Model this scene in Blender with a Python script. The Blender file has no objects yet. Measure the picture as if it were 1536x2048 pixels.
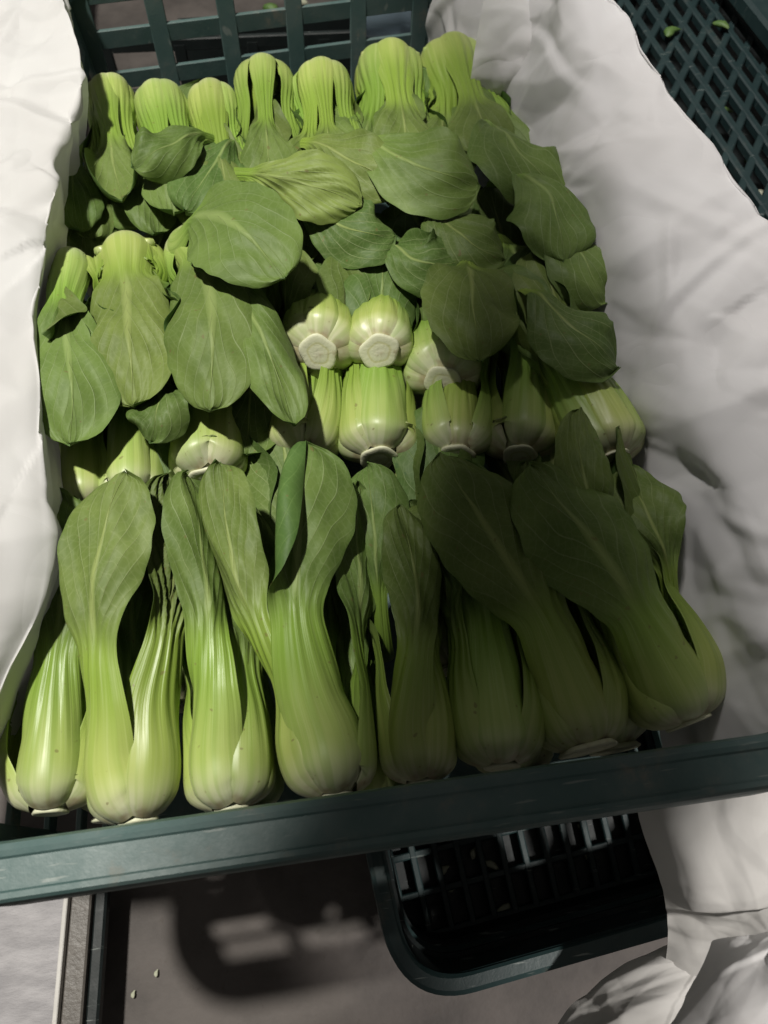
import bpy, math
import numpy as np

scene = bpy.context.scene
col = scene.collection
V = lambda *a: np.array(a, dtype=float)
def nrm(v): return v / (np.linalg.norm(v, axis=-1, keepdims=True) + 1e-12)

# ------------------------------------------------------------------ camera
CAM = V(-0.0337, -0.0423, 0.3767)
YAW, PITCH, ROLL = (math.radians(a) for a in (-12.46, 63.15, 5.15))
FPX = 1479.0
_F = V(-math.sin(YAW)*math.cos(PITCH), math.cos(YAW)*math.cos(PITCH), -math.sin(PITCH))
_r0 = V(math.cos(YAW), math.sin(YAW), 0); _u0 = np.cross(_r0, _F)
_R = math.cos(ROLL)*_r0 + math.sin(ROLL)*_u0
_U = -math.sin(ROLL)*_r0 + math.cos(ROLL)*_u0
cam_data = bpy.data.cameras.new('camera'); cam = bpy.data.objects.new('camera', cam_data); col.objects.link(cam)
from mathutils import Matrix
cam.matrix_world = Matrix([[_R[i], _U[i], -_F[i], CAM[i]] for i in range(3)] + [[0, 0, 0, 1]])
cam_data.sensor_width = 36; cam_data.lens = FPX/2048*36
cam_data.clip_start = 0.01; cam_data.clip_end = 50
cam_data.dof.use_dof = True; cam_data.dof.focus_distance = 0.47; cam_data.dof.aperture_fstop = 10
scene.camera = cam
def at(x, y, z):
    """point of the place seen at photo pixel (x, y) on the level z (metres above the crate rim)"""
    d = _F + _R*(x-768)/FPX - _U*(y-1024)/FPX
    return CAM + d*((z-CAM[2])/d[2])

# ------------------------------------------------------------------ light
world = bpy.data.worlds.new('World'); scene.world = world; world.use_nodes = True
bg = world.node_tree.nodes['Background']; bg.inputs[0].default_value = (1.0, 0.96, 0.90, 1); bg.inputs[1].default_value = 0.088
def look(o, d):
    from mathutils import Vector
    o.rotation_euler = Vector(d).to_track_quat('-Z', 'Y').to_euler()
LP = V(-0.50, 0.42, 1.75)                                   # lamp above left of the crate; cone edge stands in for a cast shadow
ALPHA = math.radians(34)
_e = nrm(V(0.084, 0.30, -0.03) - LP); _m = V(-0.957, 0.29, 0); _m = nrm(_m - _e*(_m@_e))
ld = bpy.data.lights.new('key_fill_spot', 'SPOT'); lo = bpy.data.objects.new('key_fill_spot', ld); col.objects.link(lo)
ld.energy = 200; ld.color = (1.0, 0.965, 0.89); ld.spot_size = 2*ALPHA; ld.spot_blend = 0.045; ld.shadow_soft_size = 0.045
lo.location = LP; look(lo, math.cos(ALPHA)*_e + math.sin(ALPHA)*_m)
LP2 = V(-0.02, 0.80, 1.20); A2 = math.radians(58)             # added fill spot, cone cut so it brightens the right paper
_e = nrm(V(0.176, 0.30, -0.035) - LP2); _m = V(0.9995, 0.03, 0); _m = nrm(_m - _e*(_m@_e))
ld2 = bpy.data.lights.new('key_fill_spot', 'SPOT'); lo2 = bpy.data.objects.new('key_fill_spot', ld2); col.objects.link(lo2)
ld2.energy = 78; ld2.color = (1.0, 0.955, 0.92); ld2.spot_size = 2*A2; ld2.spot_blend = 0.02; ld2.shadow_soft_size = 0.10
lo2.location = LP2; look(lo2, math.cos(A2)*_e + math.sin(A2)*_m)
ld3 = bpy.data.lights.new('key_fill_spot', 'SPOT'); lo3 = bpy.data.objects.new('key_fill_spot', ld3); col.objects.link(lo3)   # added fill spot that brightens the lower right papers
ld3.energy = 80; ld3.color = (1.0, 0.95, 0.9); ld3.spot_size = math.radians(17); ld3.spot_blend = 0.5; ld3.shadow_soft_size = 0.03
lo3.location = (0.75, -0.45, 0.95); look(lo3, V(0.285, -0.15, -0.08)-V(0.75, -0.45, 0.95))
cy = scene.cycles
cy.max_bounces = 5; cy.diffuse_bounces = 3; cy.glossy_bounces = 2; cy.transmission_bounces = 4; cy.caustics_reflective = False; cy.caustics_refractive = False
cy.use_adaptive_sampling = True; cy.adaptive_threshold = 0.02; cy.use_denoising = True
vs = scene.view_settings
vs.view_transform = 'Standard'; vs.look = 'None'; vs.gamma = 1.0; vs.exposure = 0.0; vs.use_curve_mapping = False

# ------------------------------------------------------------------ materials
def mat(name):
    m = bpy.data.materials.new(name); m.use_nodes = True
    nt = m.node_tree; b = nt.nodes['Principled BSDF']
    return m, nt, b, nt.nodes['Material Output']
class NT:
    def __init__(s, nt): s.nt = nt
    def n(s, t, **k):
        x = s.nt.nodes.new(t)
        for a, v in k.items(): setattr(x, a, v)
        return x
    def link(s, a, b): s.nt.links.new(a, b)
    def inp(s, sock, v):
        if isinstance(v, bpy.types.NodeSocket): s.nt.links.new(v, sock)
        else: sock.default_value = v
    def m(s, op, a, b=0.0, c=0.0, clamp=False):
        x = s.n('ShaderNodeMath', operation=op, use_clamp=clamp)
        s.inp(x.inputs[0], a); s.inp(x.inputs[1], b)
        if len(x.inputs) > 2: s.inp(x.inputs[2], c)
        return x.outputs[0]
    def mix(s, f, a, b, mode='MIX'):
        x = s.n('ShaderNodeMix', data_type='RGBA', blend_type=mode)
        s.inp(x.inputs[0], f); s.inp(x.inputs[6], a if isinstance(a, bpy.types.NodeSocket) else (*a, 1)); s.inp(x.inputs[7], b if isinstance(b, bpy.types.NodeSocket) else (*b, 1))
        return x.outputs[2]
    def attr(s, name):
        x = s.n('ShaderNodeAttribute', attribute_name=name); return x
    def noise(s, vec, scale, detail=3, rough=0.5):
        x = s.n('ShaderNodeTexNoise'); 
        if vec is not None: s.link(vec, x.inputs['Vector'])
        x.inputs['Scale'].default_value = scale; x.inputs['Detail'].default_value = detail; x.inputs['Roughness'].default_value = rough
        return x.outputs[0]
    def ramp(s, f, lo, hi, a=0.0, b=1.0):
        x = s.n('ShaderNodeMapRange', interpolation_type='SMOOTHSTEP'); s.inp(x.inputs[0], f)
        x.inputs[1].default_value = lo; x.inputs[2].default_value = hi; x.inputs[3].default_value = a; x.inputs[4].default_value = b
        return x.outputs[0]
    def comb(s, x_, y_, z_):
        x = s.n('ShaderNodeCombineXYZ'); s.inp(x.inputs[0], x_); s.inp(x.inputs[1], y_); s.inp(x.inputs[2], z_); return x.outputs[0]

def leaf_material():
    m, nt, b, out = mat('bok_choy_leaf'); g = NT(nt)
    u = g.attr('lu').outputs['Fac']; t = g.attr('lt').outputs['Fac']; bl = g.attr('blade').outputs['Fac']
    side = g.attr('inner').outputs['Fac']; seed = g.attr('seed').outputs['Fac']; wl = g.attr('lw').outputs['Fac']; age = g.attr('tone').outputs['Fac']
    obj = g.n('ShaderNodeTexCoord').outputs['Object']
    au = g.m('ABSOLUTE', u)
    s17 = g.m('MULTIPLY', seed, 17.3)
    # warped leaf coordinates
    nv = g.noise(g.comb(g.m('ADD', u, s17), g.m('MULTIPLY', t, 3.0), s17), 1.5, 1)
    warp = g.m('MULTIPLY', g.m('SUBTRACT', nv, 0.5), 1.5)
    sgn = g.m('MULTIPLY', g.m('SIGN', u), 0.23)
    q = g.m('ADD', g.m('ADD', g.m('SUBTRACT', g.m('MULTIPLY', t, 8.0), g.m('MULTIPLY', g.m('POWER', au, 0.8), 3.9)), warp), g.m('ADD', s17, sgn))
    fr = g.m('ABSOLUTE', g.m('SUBTRACT', g.m('FRACT', q), 0.5))
    v1 = g.ramp(fr, 0.0, 0.06, 1.0, 0.0)
    v1w = g.ramp(fr, 0.0, 0.30, 1.0, 0.0)
    fade = g.m('MULTIPLY', g.ramp(au, 0.55, 1.0, 1.0, 0.25), bl)
    v1 = g.m('MULTIPLY', v1, fade); v1w = g.m('MULTIPLY', v1w, fade)
    mrw = g.ramp(t, 0.40, 0.95, 0.17, 0.010)
    mid = g.m('SUBTRACT', 1.0, g.m('DIVIDE', au, mrw), clamp=True)
    mid = g.m('MULTIPLY', g.m('POWER', mid, 0.6), bl)
    q2 = g.m('ADD', g.m('ADD', g.m('MULTIPLY', t, 26.0), g.m('MULTIPLY', au, 5.0)), g.m('ADD', g.m('MULTIPLY', warp, 3.5), s17))
    v2 = g.m('MULTIPLY', g.ramp(g.m('ABSOLUTE', g.m('SUBTRACT', g.m('FRACT', q2), 0.5)), 0.0, 0.09, 1.0, 0.0), g.m('MULTIPLY', bl, g.ramp(au, 0.05, 0.25)))
    # fine net
    vo = g.n('ShaderNodeTexVoronoi', feature='DISTANCE_TO_EDGE'); vo.inputs['Scale'].default_value = 190
    g.link(obj, vo.inputs['Vector'])
    net = g.m('MULTIPLY', g.ramp(vo.outputs['Distance'], 0.0, 0.12, 1.0, 0.0), bl)
    # stalk ribs
    rv = g.comb(g.m('MULTIPLY', g.m('ADD', u, s17), 2.6), g.m('MULTIPLY', t, 0.6), s17)
    rib = g.noise(rv, 2.0, 1, 0.5)
    ribfade = g.m('MULTIPLY', g.ramp(t, 0.06, 0.42, 0.12, 1.0), g.m('SUBTRACT', 1.0, g.m('MULTIPLY', bl, 0.93)))
    fine = g.noise(g.comb(g.m('MULTIPLY', g.m('ADD', u, s17), 13), g.m('MULTIPLY', t, 1.6), s17), 2.0, 1, 0.6)
    big = g.noise(obj, 22, 2, 0.55)
    patch = g.noise(obj, 75, 2, 0.6)
    # colours
    stalk = g.mix(g.ramp(t, 0.0, 0.17), (0.58, 0.60, 0.40), (0.36, 0.45, 0.125))
    stalk = g.mix(g.ramp(t, 0.14, 0.42), stalk, (0.185, 0.300, 0.042))
    stalk = g.mix(g.m('MULTIPLY', g.ramp(rib, 0.40, 0.62), 0.35), stalk, (0.20, 0.33, 0.045))
    stalk = g.mix(g.m('MULTIPLY', g.ramp(fine, 0.5, 0.75), 0.14), stalk, (0.62, 0.68, 0.36))
    stalk = g.mix(g.m('MULTIPLY', g.ramp(t, 0.0, 0.10, 0.9, 0.0), g.ramp(patch, 0.38, 0.62)), stalk, (0.33, 0.27, 0.15))
    outer = g.mix(g.ramp(big, 0.35, 0.68), (0.105, 0.166, 0.036), (0.150, 0.220, 0.054))
    inner = g.mix(g.ramp(big, 0.35, 0.68), (0.058, 0.118, 0.026), (0.090, 0.165, 0.040))
    blade = g.mix(side, outer, inner)
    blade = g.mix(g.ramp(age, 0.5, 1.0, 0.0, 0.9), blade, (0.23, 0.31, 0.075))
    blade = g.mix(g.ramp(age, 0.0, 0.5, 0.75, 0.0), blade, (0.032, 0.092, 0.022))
    blade = g.mix(g.m('MULTIPLY', g.ramp(patch, 0.45, 0.75), 0.25), blade, (0.07, 0.115, 0.03))
    veinc = g.mix(side, (0.30, 0.37, 0.17), (0.17, 0.27, 0.08))
    blade = g.mix(g.m('MULTIPLY', v1, 0.48), blade, veinc)
    blade = g.mix(g.m('MULTIPLY', v2, 0.16), blade, veinc)
    blade = g.mix(g.m('MULTIPLY', net, 0.10), blade, veinc)
    blade = g.mix(g.m('MULTIPLY', mid, 0.75), blade, (0.30, 0.38, 0.13))
    spk = g.ramp(g.noise(obj, 210, 1, 0.5), 0.735, 0.775)
    base = g.mix(g.m('MULTIPLY', spk, 0.55), g.mix(bl, stalk, blade), (0.16, 0.12, 0.045))
    hsv = g.n('ShaderNodeHueSaturation'); g.link(base, hsv.inputs['Color'])
    g.link(g.m('ADD', 0.485, g.m('MULTIPLY', g.m('FRACT', g.m('MULTIPLY', seed, 7.7)), 0.022)), hsv.inputs['Hue'])
    g.link(g.m('ADD', 0.88, g.m('MULTIPLY', g.m('FRACT', g.m('MULTIPLY', seed, 3.1)), 0.24)), hsv.inputs['Value'])
    base = hsv.outputs[0]
    g.link(base, b.inputs['Base Color'])
    g.link(g.m('ADD', g.m('ADD', g.m('MULTIPLY', bl, 0.13), 0.32), g.m('MULTIPLY', patch, 0.16)), b.inputs['Roughness'])
    g.link(g.m('SUBTRACT', 0.5, g.m('MULTIPLY', bl, 0.26)), b.inputs['Specular IOR Level'])
    # relief: veins stand proud outside, sunken inside; puffed cells between
    h = g.m('ADD', g.m('MULTIPLY', v1w, 0.08), g.m('MULTIPLY', v1, 0.22))
    h = g.m('ADD', h, g.m('MULTIPLY', mid, 0.5))
    h = g.m('MULTIPLY', h, g.m('SUBTRACT', 1.0, g.m('MULTIPLY', side, 1.7)))
    h = g.m('ADD', h, g.m('MULTIPLY', g.m('MULTIPLY', rib, ribfade), 1.7))
    h = g.m('ADD', h, g.m('MULTIPLY', g.m('MULTIPLY', fine, ribfade), 0.30))
    bp = g.n('ShaderNodeBump'); bp.inputs['Strength'].default_value = 0.85; bp.inputs['Distance'].default_value = 0.0009
    g.link(h, bp.inputs['Height']); g.link(bp.outputs[0], b.inputs['Normal'])
    tr = g.n('ShaderNodeBsdfTranslucent'); g.link(g.mix(0.5, base, (0.20, 0.36, 0.03)), tr.inputs[0]); g.link(bp.outputs[0], tr.inputs['Normal'])
    ms = g.n('ShaderNodeMixShader'); g.link(g.m('MULTIPLY', bl, 0.16), ms.inputs[0]); g.link(b.outputs[0], ms.inputs[1]); g.link(tr.outputs[0], ms.inputs[2])
    g.link(ms.outputs[0], out.inputs[0])
    return m

def root_material():
    m, nt, b, out = mat('cut_root_end'); g = NT(nt)
    r = g.attr('rr').outputs['Fac']; obj = g.n('ShaderNodeTexCoord').outputs['Object']
    n1 = g.noise(obj, 120, 4, 0.6); n2 = g.noise(obj, 420, 3, 0.6)
    c = g.mix(g.ramp(r, 0.0, 0.45), (0.60, 0.59, 0.44), (0.62, 0.63, 0.44))
    ring = g.ramp(g.m('ABSOLUTE', g.m('SUBTRACT', r, 0.56)), 0.0, 0.10, 1.0, 0.0)
    c = g.mix(g.m('MULTIPLY', ring, 0.55), c, (0.45, 0.44, 0.17))
    c = g.mix(g.m('MULTIPLY', g.ramp(n1, 0.52, 0.74), 0.6), c, (0.36, 0.29, 0.16))
    g.link(c, b.inputs['Base Color']); b.inputs['Roughness'].default_value = 0.5
    bp = g.n('ShaderNodeBump'); bp.inputs['Strength'].default_value = 0.6; bp.inputs['Distance'].default_value = 0.001
    g.link(g.m('ADD', n1, g.m('MULTIPLY', n2, 0.4)), bp.inputs['Height']); g.link(bp.outputs[0], b.inputs['Normal'])
    return m

def paper_material(name, c1, c2, transl=0.30):
    m, nt, b, out = mat(name); g = NT(nt)
    obj = g.n('ShaderNodeTexCoord').outputs['Object']
    n1 = g.noise(obj, 9, 4, 0.55); n2 = g.noise(obj, 300, 3, 0.7)
    c = g.mix(g.ramp(n1, 0.35, 0.7), c1, c2)
    wv = g.n('ShaderNodeVectorMath', operation='ADD'); g.link(obj, wv.inputs[0])
    nz = g.n('ShaderNodeTexNoise'); nz.inputs['Scale'].default_value = 10; nz.inputs['Detail'].default_value = 1; g.link(obj, nz.inputs['Vector'])
    sc = g.n('ShaderNodeVectorMath', operation='SCALE'); g.link(nz.outputs['Color'], sc.inputs[0]); sc.inputs['Scale'].default_value = 0.03
    g.link(sc.outputs[0], wv.inputs[1])
    g.link(c, b.inputs['Base Color']); b.inputs['Roughness'].default_value = 0.62; b.inputs['Specular IOR Level'].default_value = 0.22
    mask = g.ramp(g.noise(obj, 6, 2), 0.42, 0.62)
    cr = lambda sc_, k: g.m('MULTIPLY', g.m('ABSOLUTE', g.m('SUBTRACT', g.noise(wv.outputs[0], sc_, 1, 0.4), 0.5)), k)
    h = g.m('ADD', cr(9.0, 2.0), cr(22.0, g.m('MULTIPLY', mask, 2.4)))
    h = g.m('ADD', h, g.m('MULTIPLY', n2, 0.015))
    bp = g.n('ShaderNodeBump'); bp.inputs['Strength'].default_value = 0.7; bp.inputs['Distance'].default_value = 0.004
    g.link(h, bp.inputs['Height']); g.link(bp.outputs[0], b.inputs['Normal'])
    tr = g.n('ShaderNodeBsdfTranslucent'); g.link(c, tr.inputs[0]); g.link(bp.outputs[0], tr.inputs['Normal'])
    ms = g.n('ShaderNodeMixShader'); ms.inputs[0].default_value = transl; g.link(b.outputs[0], ms.inputs[1]); g.link(tr.outputs[0], ms.inputs[2])
    g.link(ms.outputs[0], out.inputs[0])
    return m

def plastic_material(name, c1, c2, dust=(0.20, 0.18, 0.13), dustamt=0.6, rough=0.45):
    m, nt, b, out = mat(name); g = NT(nt)
    obj = g.n('ShaderNodeTexCoord').outputs['Object']
    n1 = g.noise(obj, 16, 5, 0.62); n2 = g.noise(obj, 70, 5, 0.7); n3 = g.noise(obj, 600, 2, 0.6)
    c = g.mix(g.ramp(n1, 0.35, 0.7), c1, c2)
    c = g.mix(g.m('MULTIPLY', g.m('MULTIPLY', g.ramp(n1, 0.50, 0.66), g.ramp(n2, 0.48, 0.70)), dustamt), c, dust)
    mp = g.n('ShaderNodeMapping'); mp.inputs['Scale'].default_value = (14, 160, 14); mp.inputs['Rotation'].default_value = (0, 0, 0.7); g.link(obj, mp.inputs[0])
    scr = g.ramp(g.noise(mp.outputs[0], 3, 2, 0.5), 0.66, 0.74)
    c = g.mix(g.m('MULTIPLY', scr, 0.6), c, (0.24, 0.27, 0.25))
    g.link(c, b.inputs['Base Color'])
    g.link(g.m('ADD', rough-0.1, g.m('MULTIPLY', n2, 0.35)), b.inputs['Roughness'])
    bp = g.n('ShaderNodeBump'); bp.inputs['Strength'].default_value = 0.35; bp.inputs['Distance'].default_value = 0.0008
    g.link(g.m('ADD', n2, g.m('MULTIPLY', n3, 0.3)), bp.inputs['Height']); g.link(bp.outputs[0], b.inputs['Normal'])
    return m

def rough_material(name, c1, c2, scale=12, spots=(0.05, 0.04, 0.03), rough=0.7, stretch=(1, 1, 1)):
    m, nt, b, out = mat(name); g = NT(nt)
    obj = g.n('ShaderNodeTexCoord').outputs['Object']
    mp = g.n('ShaderNodeMapping'); mp.inputs['Scale'].default_value = stretch; g.link(obj, mp.inputs[0]); obj = mp.outputs[0]
    n1 = g.noise(obj, scale, 6, 0.62); n2 = g.noise(obj, scale*8, 5, 0.65)
    c = g.mix(g.ramp(n1, 0.3, 0.7), c1, c2)
    c = g.mix(g.m('MULTIPLY', g.ramp(n2, 0.58, 0.75), 0.5), c, spots)
    g.link(c, b.inputs['Base Color']); b.inputs['Roughness'].default_value = rough
    bp = g.n('ShaderNodeBump'); bp.inputs['Strength'].default_value = 0.5; bp.inputs['Distance'].default_value = 0.002
    g.link(g.m('ADD', n1, g.m('MULTIPLY', n2, 0.5)), bp.inputs['Height']); g.link(bp.outputs[0], b.inputs['Normal'])
    return m

M_LEAF = leaf_material(); M_ROOT = root_material()
M_PAPER = paper_material('white_wrapping_paper', (0.78, 0.775, 0.77), (0.72, 0.71, 0.70))
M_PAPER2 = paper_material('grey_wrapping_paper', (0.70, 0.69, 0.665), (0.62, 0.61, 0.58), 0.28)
M_GREEN = plastic_material('green_crate_plastic', (0.055, 0.105, 0.100), (0.095, 0.140, 0.134), (0.20, 0.185, 0.15), 0.85)
M_DARK = plastic_material('dark_crate_plastic', (0.006, 0.010, 0.010), (0.010, 0.016, 0.016), (0.025, 0.023, 0.02), 0.3, 0.5)
M_TEAL = plastic_material('dull_green_crate_plastic', (0.010, 0.027, 0.028), (0.018, 0.040, 0.040), (0.10, 0.09, 0.07), 0.4)
M_FLOOR = rough_material('brown_concrete', (0.055, 0.048, 0.044), (0.120, 0.104, 0.095), 9)
M_TILE = rough_material('grey_board', (0.26, 0.25, 0.26), (0.42, 0.405, 0.415), 22, (0.20, 0.19, 0.20), 0.6, (1, 3, 1))
M_TRIM = rough_material('pale_trim', (0.55, 0.53, 0.50), (0.65, 0.63, 0.6), 20)
M_STEEL = rough_material('dull_frame', (0.10, 0.09, 0.08), (0.15, 0.135, 0.12), 20, rough=0.45)
M_STEM = rough_material('pale_stem', (0.42, 0.44, 0.32), (0.55, 0.55, 0.42), 60, (0.3, 0.28, 0.18), 0.5)
M_SCRAP = rough_material('green_scrap', (0.07, 0.15, 0.03), (0.14, 0.22, 0.06), 60, (0.1, 0.1, 0.03), 0.5)

# ------------------------------------------------------------------ mesh helpers
def link(o, parent=None):
    col.objects.link(o)
    if parent is not None: o.parent = parent
    return o
def tag(o, label, cat, group=None):
    o['label'] = label; o['category'] = cat
    if group: o['group'] = group
    return o
def structure(o): o['kind'] = 'structure'; return o
def mesh_obj(name, verts, faces, material, parent=None, smooth=True, attrs=None, normals=None):
    me = bpy.data.meshes.new(name)
    verts = np.asarray(verts, dtype=np.float32); faces = np.asarray(faces, dtype=np.int32)
    if faces.ndim == 2:
        k = faces.shape[1]
        me.vertices.add(len(verts)); me.vertices.foreach_set('co', verts.ravel())
        me.loops.add(faces.size); me.loops.foreach_set('vertex_index', faces.ravel())
        me.polygons.add(len(faces)); me.polygons.foreach_set('loop_start', np.arange(0, faces.size, k, dtype=np.int32))
        me.update(calc_edges=True); me.validate()
    me.polygons.foreach_set('use_smooth', [smooth]*len(me.polygons))
    for nm, arr in (attrs or {}).items():
        a = me.attributes.new(nm, 'FLOAT', 'POINT'); a.data.foreach_set('value', np.asarray(arr, dtype=np.float32).ravel())
    me.materials.append(material)
    if normals is not None: me.normals_split_custom_set_from_vertices(np.asarray(normals, dtype=np.float32).tolist())
    return link(bpy.data.objects.new(name, me), parent)
def empty(name, loc):
    o = bpy.data.objects.new(name, None); o.empty_display_size = 0.02; o.location = [float(c) for c in loc]; return link(o)
def catmull(P, n):
    """n points evenly spaced along a smooth curve through P"""
    P = np.asarray(P, float); Q = np.vstack([2*P[0]-P[1], P, 2*P[-1]-P[-2]]); out = []
    for i in range(1, len(Q)-2):
        s = np.linspace(0, 1, 24, endpoint=False)[:, None]
        p0, p1, p2, p3 = Q[i-1], Q[i], Q[i+1], Q[i+2]
        out.append(0.5*((2*p1) + (-p0+p2)*s + (2*p0-5*p1+4*p2-p3)*s**2 + (-p0+3*p1-3*p2+p3)*s**3))
    C = np.vstack(out + [P[-1:]])
    d = np.r_[0, np.cumsum(np.linalg.norm(np.diff(C, axis=0), axis=1))]
    x = np.linspace(0, d[-1], n)
    return np.stack([np.interp(x, d, C[:, k]) for k in range(C.shape[1])], 1)
def sstep(x, a, b):
    x = np.clip((np.asarray(x, float)-a)/(b-a), 0, 1); return x*x*(3-2*x)
BOXF = np.array([[0, 1, 3, 2], [4, 6, 7, 5], [0, 4, 5, 1], [2, 3, 7, 6], [0, 2, 6, 4], [1, 5, 7, 3]])
def beam_geo(a, b, w, h, up=V(0, 0, 1)):
    """a bar from a to b, w wide, h high, with its long edges broken"""
    T = nrm(b-a); S = nrm(np.cross(T, up)); N = np.cross(S, T); c = 0.18*min(w, h)
    sec = [(-w/2+c, -h/2), (w/2-c, -h/2), (w/2, -h/2+c), (w/2, h/2-c), (w/2-c, h/2), (-w/2+c, h/2), (-w/2, h/2-c), (-w/2, -h/2+c)]
    v = [p + S*x + N*y for p in (a, b) for x, y in sec]
    f = [(i, (i+1) % 8, 8+(i+1) % 8, 8+i) for i in range(8)]
    f += [(7, 6, 1, 0), (6, 5, 2, 1), (5, 4, 3, 2), (8, 9, 14, 15), (9, 10, 13, 14), (10, 11, 12, 13)]
    return np.array(v), np.array(f)
def beam(name, a, b, w, h, material, parent, up=V(0, 0, 1)):
    org = V(*parent.location) if parent is not None else V(0, 0, 0)
    v, f = beam_geo(np.asarray(a)-org, np.asarray(b)-org, w, h, up)
    return mesh_obj(name, v, f, material, parent, smooth=False)
def sweep(name, path, sec, material, parent, closed=False, up=V(0, 0, 1), smooth=False):
    """sec (across, up) swept along the path with mitred corners"""
    org = V(*parent.location) if parent is not None else V(0, 0, 0)
    P = np.asarray(path, float)-org; n = len(P); k = len(sec); v = []
    for i in range(n):
        a = P[(i-1) % n] if closed or i else P[0]; b = P[(i+1) % n] if closed or i < n-1 else P[-1]
        T = nrm(b-a); S = nrm(np.cross(T, up)); N = np.cross(S, T)
        v += [P[i]+S*x+N*y for x, y in sec]
    f = [(i*k+j, i*k+(j+1) % k, ((i+1) % n)*k+(j+1) % k, ((i+1) % n)*k+j) for i in range(n if closed else n-1) for j in range(k)]
    return mesh_obj(name, v, f, material, parent, smooth=smooth)

# ------------------------------------------------------------------ bok choy
RNG = np.random.default_rng(11)
def build_leaf(parent, path, nhint, R, ws=1.0, wb=0.028, tb=0.46, kb=0.5, curl=(0, 0), wave=0.0038, wfreq=9, twist=0.0, tone=0.5,
               thick=0.0055, peak=0.60, wn=0.52, rise=1.0, pucker=0.0003, nu=29, nt=64, ribs=7, seed=None, wrapk=1.6, t_off=0.0, curl0=0.25):
    """One stalk with its blade: a tapering spoon-shaped stalk that spreads into a rounded blade. Stalk is the part, blade its sub-part."""
    sd = RNG.random() if seed is None else seed
    rg = np.random.default_rng(int(sd*1e6)+1)
    C = catmull(path, nt); t = np.linspace(0, 1, nt)
    T = nrm(np.gradient(C, axis=0))
    nk = np.array([h[0] for h in nhint]); nvv = np.array([nrm(np.asarray(h[1], float)) for h in nhint])
    N = nrm(np.stack([np.interp(t, nk, nvv[:, k]) for k in range(3)], 1))
    N = nrm(N - T*np.sum(N*T, 1, keepdims=True)); S = np.cross(T, N)
    tw = twist*sstep(t, tb-0.1, 1.0)
    N, S = N*np.cos(tw)[:, None]+S*np.sin(tw)[:, None], S*np.cos(tw)[:, None]-N*np.sin(tw)[:, None]
    # half-width along the leaf
    tt = t_off+(1-t_off)*t
    st = R*ws*0.92*np.interp(tt, [0, 0.03, 0.09, 0.16, 0.26, 0.38, 0.5, 1], [0.50, 0.84, 1.12, 1.15, 0.98, 0.72, wn, wn])
    s = np.clip((t-tb)/(1-tb), 0, 1)
    up = (s/peak)
    bw = np.where(s < peak, sstep(np.clip(up, 0, 1)**rise, -0.12, 1.0), np.sqrt(np.clip(1-((s-peak)/(1-peak+1e-6))**2.3, 0, 1)))
    nw = st[np.searchsorted(t, tb)]
    w = np.where(t < tb, st, np.maximum(nw+(wb-nw)*(bw-bw[np.searchsorted(t, tb)])/(1-bw[np.searchsorted(t, tb)]), 0) if wb > nw else st)
    tip = np.sqrt(np.clip(1-np.clip((s-peak)/(1-peak), 0, 1)**2.3, 0, 1)); w = np.where(s > peak, wb*tip, w); w = np.maximum(w, 0.0005)
    k = np.ones(5)/5; w[3:-4] = np.convolve(np.pad(w, 2, 'edge'), k, 'valid')[3:-4]
    blade = sstep(t, tb-0.04, tb+0.12)
    u = np.linspace(-1, 1, nu)
    # cross-section angle: stalk wraps the head, blade lies open; curl rolls an edge
    rc = R*(1.02+0.35*sstep(t, 0.2, 0.5))/wrapk
    th_st = np.clip(w/rc, 0, 1.45)[:, None]*u[None]
    U = u[None]
    th_bl = kb*np.sign(U)*np.abs(U)**1.2 + curl[0]*-(sstep(-U, curl0, 1.0))*1.0 + curl[1]*sstep(U, curl0, 1.0)
    th_bl = th_bl*(0.35+0.65*sstep(s, 0.0, 0.5))[:, None]
    th = th_st*(1-blade[:, None]) + th_bl*blade[:, None]
    du = u[1]-u[0]; c = nu//2
    def integ(g):
        a = np.concatenate([np.zeros((nt, 1)), np.cumsum((g[:, 1:]+g[:, :-1])*0.5*du, 1)], 1); return a-a[:, c:c+1]
    x = integ(np.cos(th))*w[:, None]; y = -integ(np.sin(th))*w[:, None]
    # edge waves, puckers and stalk ribs
    ph = rg.random(6)*6.28
    wv = np.where(U > 0, np.sin(wfreq*t*1.7+ph[0])[:, None]+0.5*np.sin(wfreq*3.1*t+ph[1])[:, None], np.sin(wfreq*t*1.5+ph[2])[:, None]+0.5*np.sin(wfreq*2.7*t+ph[3])[:, None])
    y = y + wave*blade[:, None]*np.abs(U)**1.8*wv
    q = t[:, None]*8.0 - np.abs(U)**0.8*3.9 + 17.3*sd + 0.23*np.sign(U)
    y = y + pucker*blade[:, None]*np.cos(2*np.pi*(q-0.5))*(1-np.abs(U)**3)*np.clip(np.abs(U)*4, 0, 1)
    y = y + (0.0011*np.sin(U*5+t[:, None]*7+ph[4]) + 0.0012*np.sin(U*2.3-t[:, None]*15+ph[5]) + 0.0006*np.sin(U*8+t[:, None]*31+ph[0]))*blade[:, None]
    y = y + 0.022*R*np.cos(U*ribs*2.2+ph[4])*(1-np.abs(U)**2)*(sstep(t, 0.08, 0.35)*(1-sstep(t, tb+0.04, tb+0.22)))[:, None]
    # edge nicks
    x = x*(1+0.018*np.sin(t*61+ph[1])[:, None]*np.abs(U)**6*blade[:, None])
    tk = (thick*(R/0.026)*(1-0.6*sstep(t, 0.15, tb))*(1-blade)+0.00045*blade)
    th_in = tk[:, None]*np.sqrt(np.clip(1-U**2, 0, 1)) + 0.00022
    th_in += 0.0011*np.exp(-(U/0.10)**2)*(blade*(1-0.8*s))[:, None]
    outer = C[:, None]+S[:, None]*x[..., None]+N[:, None]*y[..., None]
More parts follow.
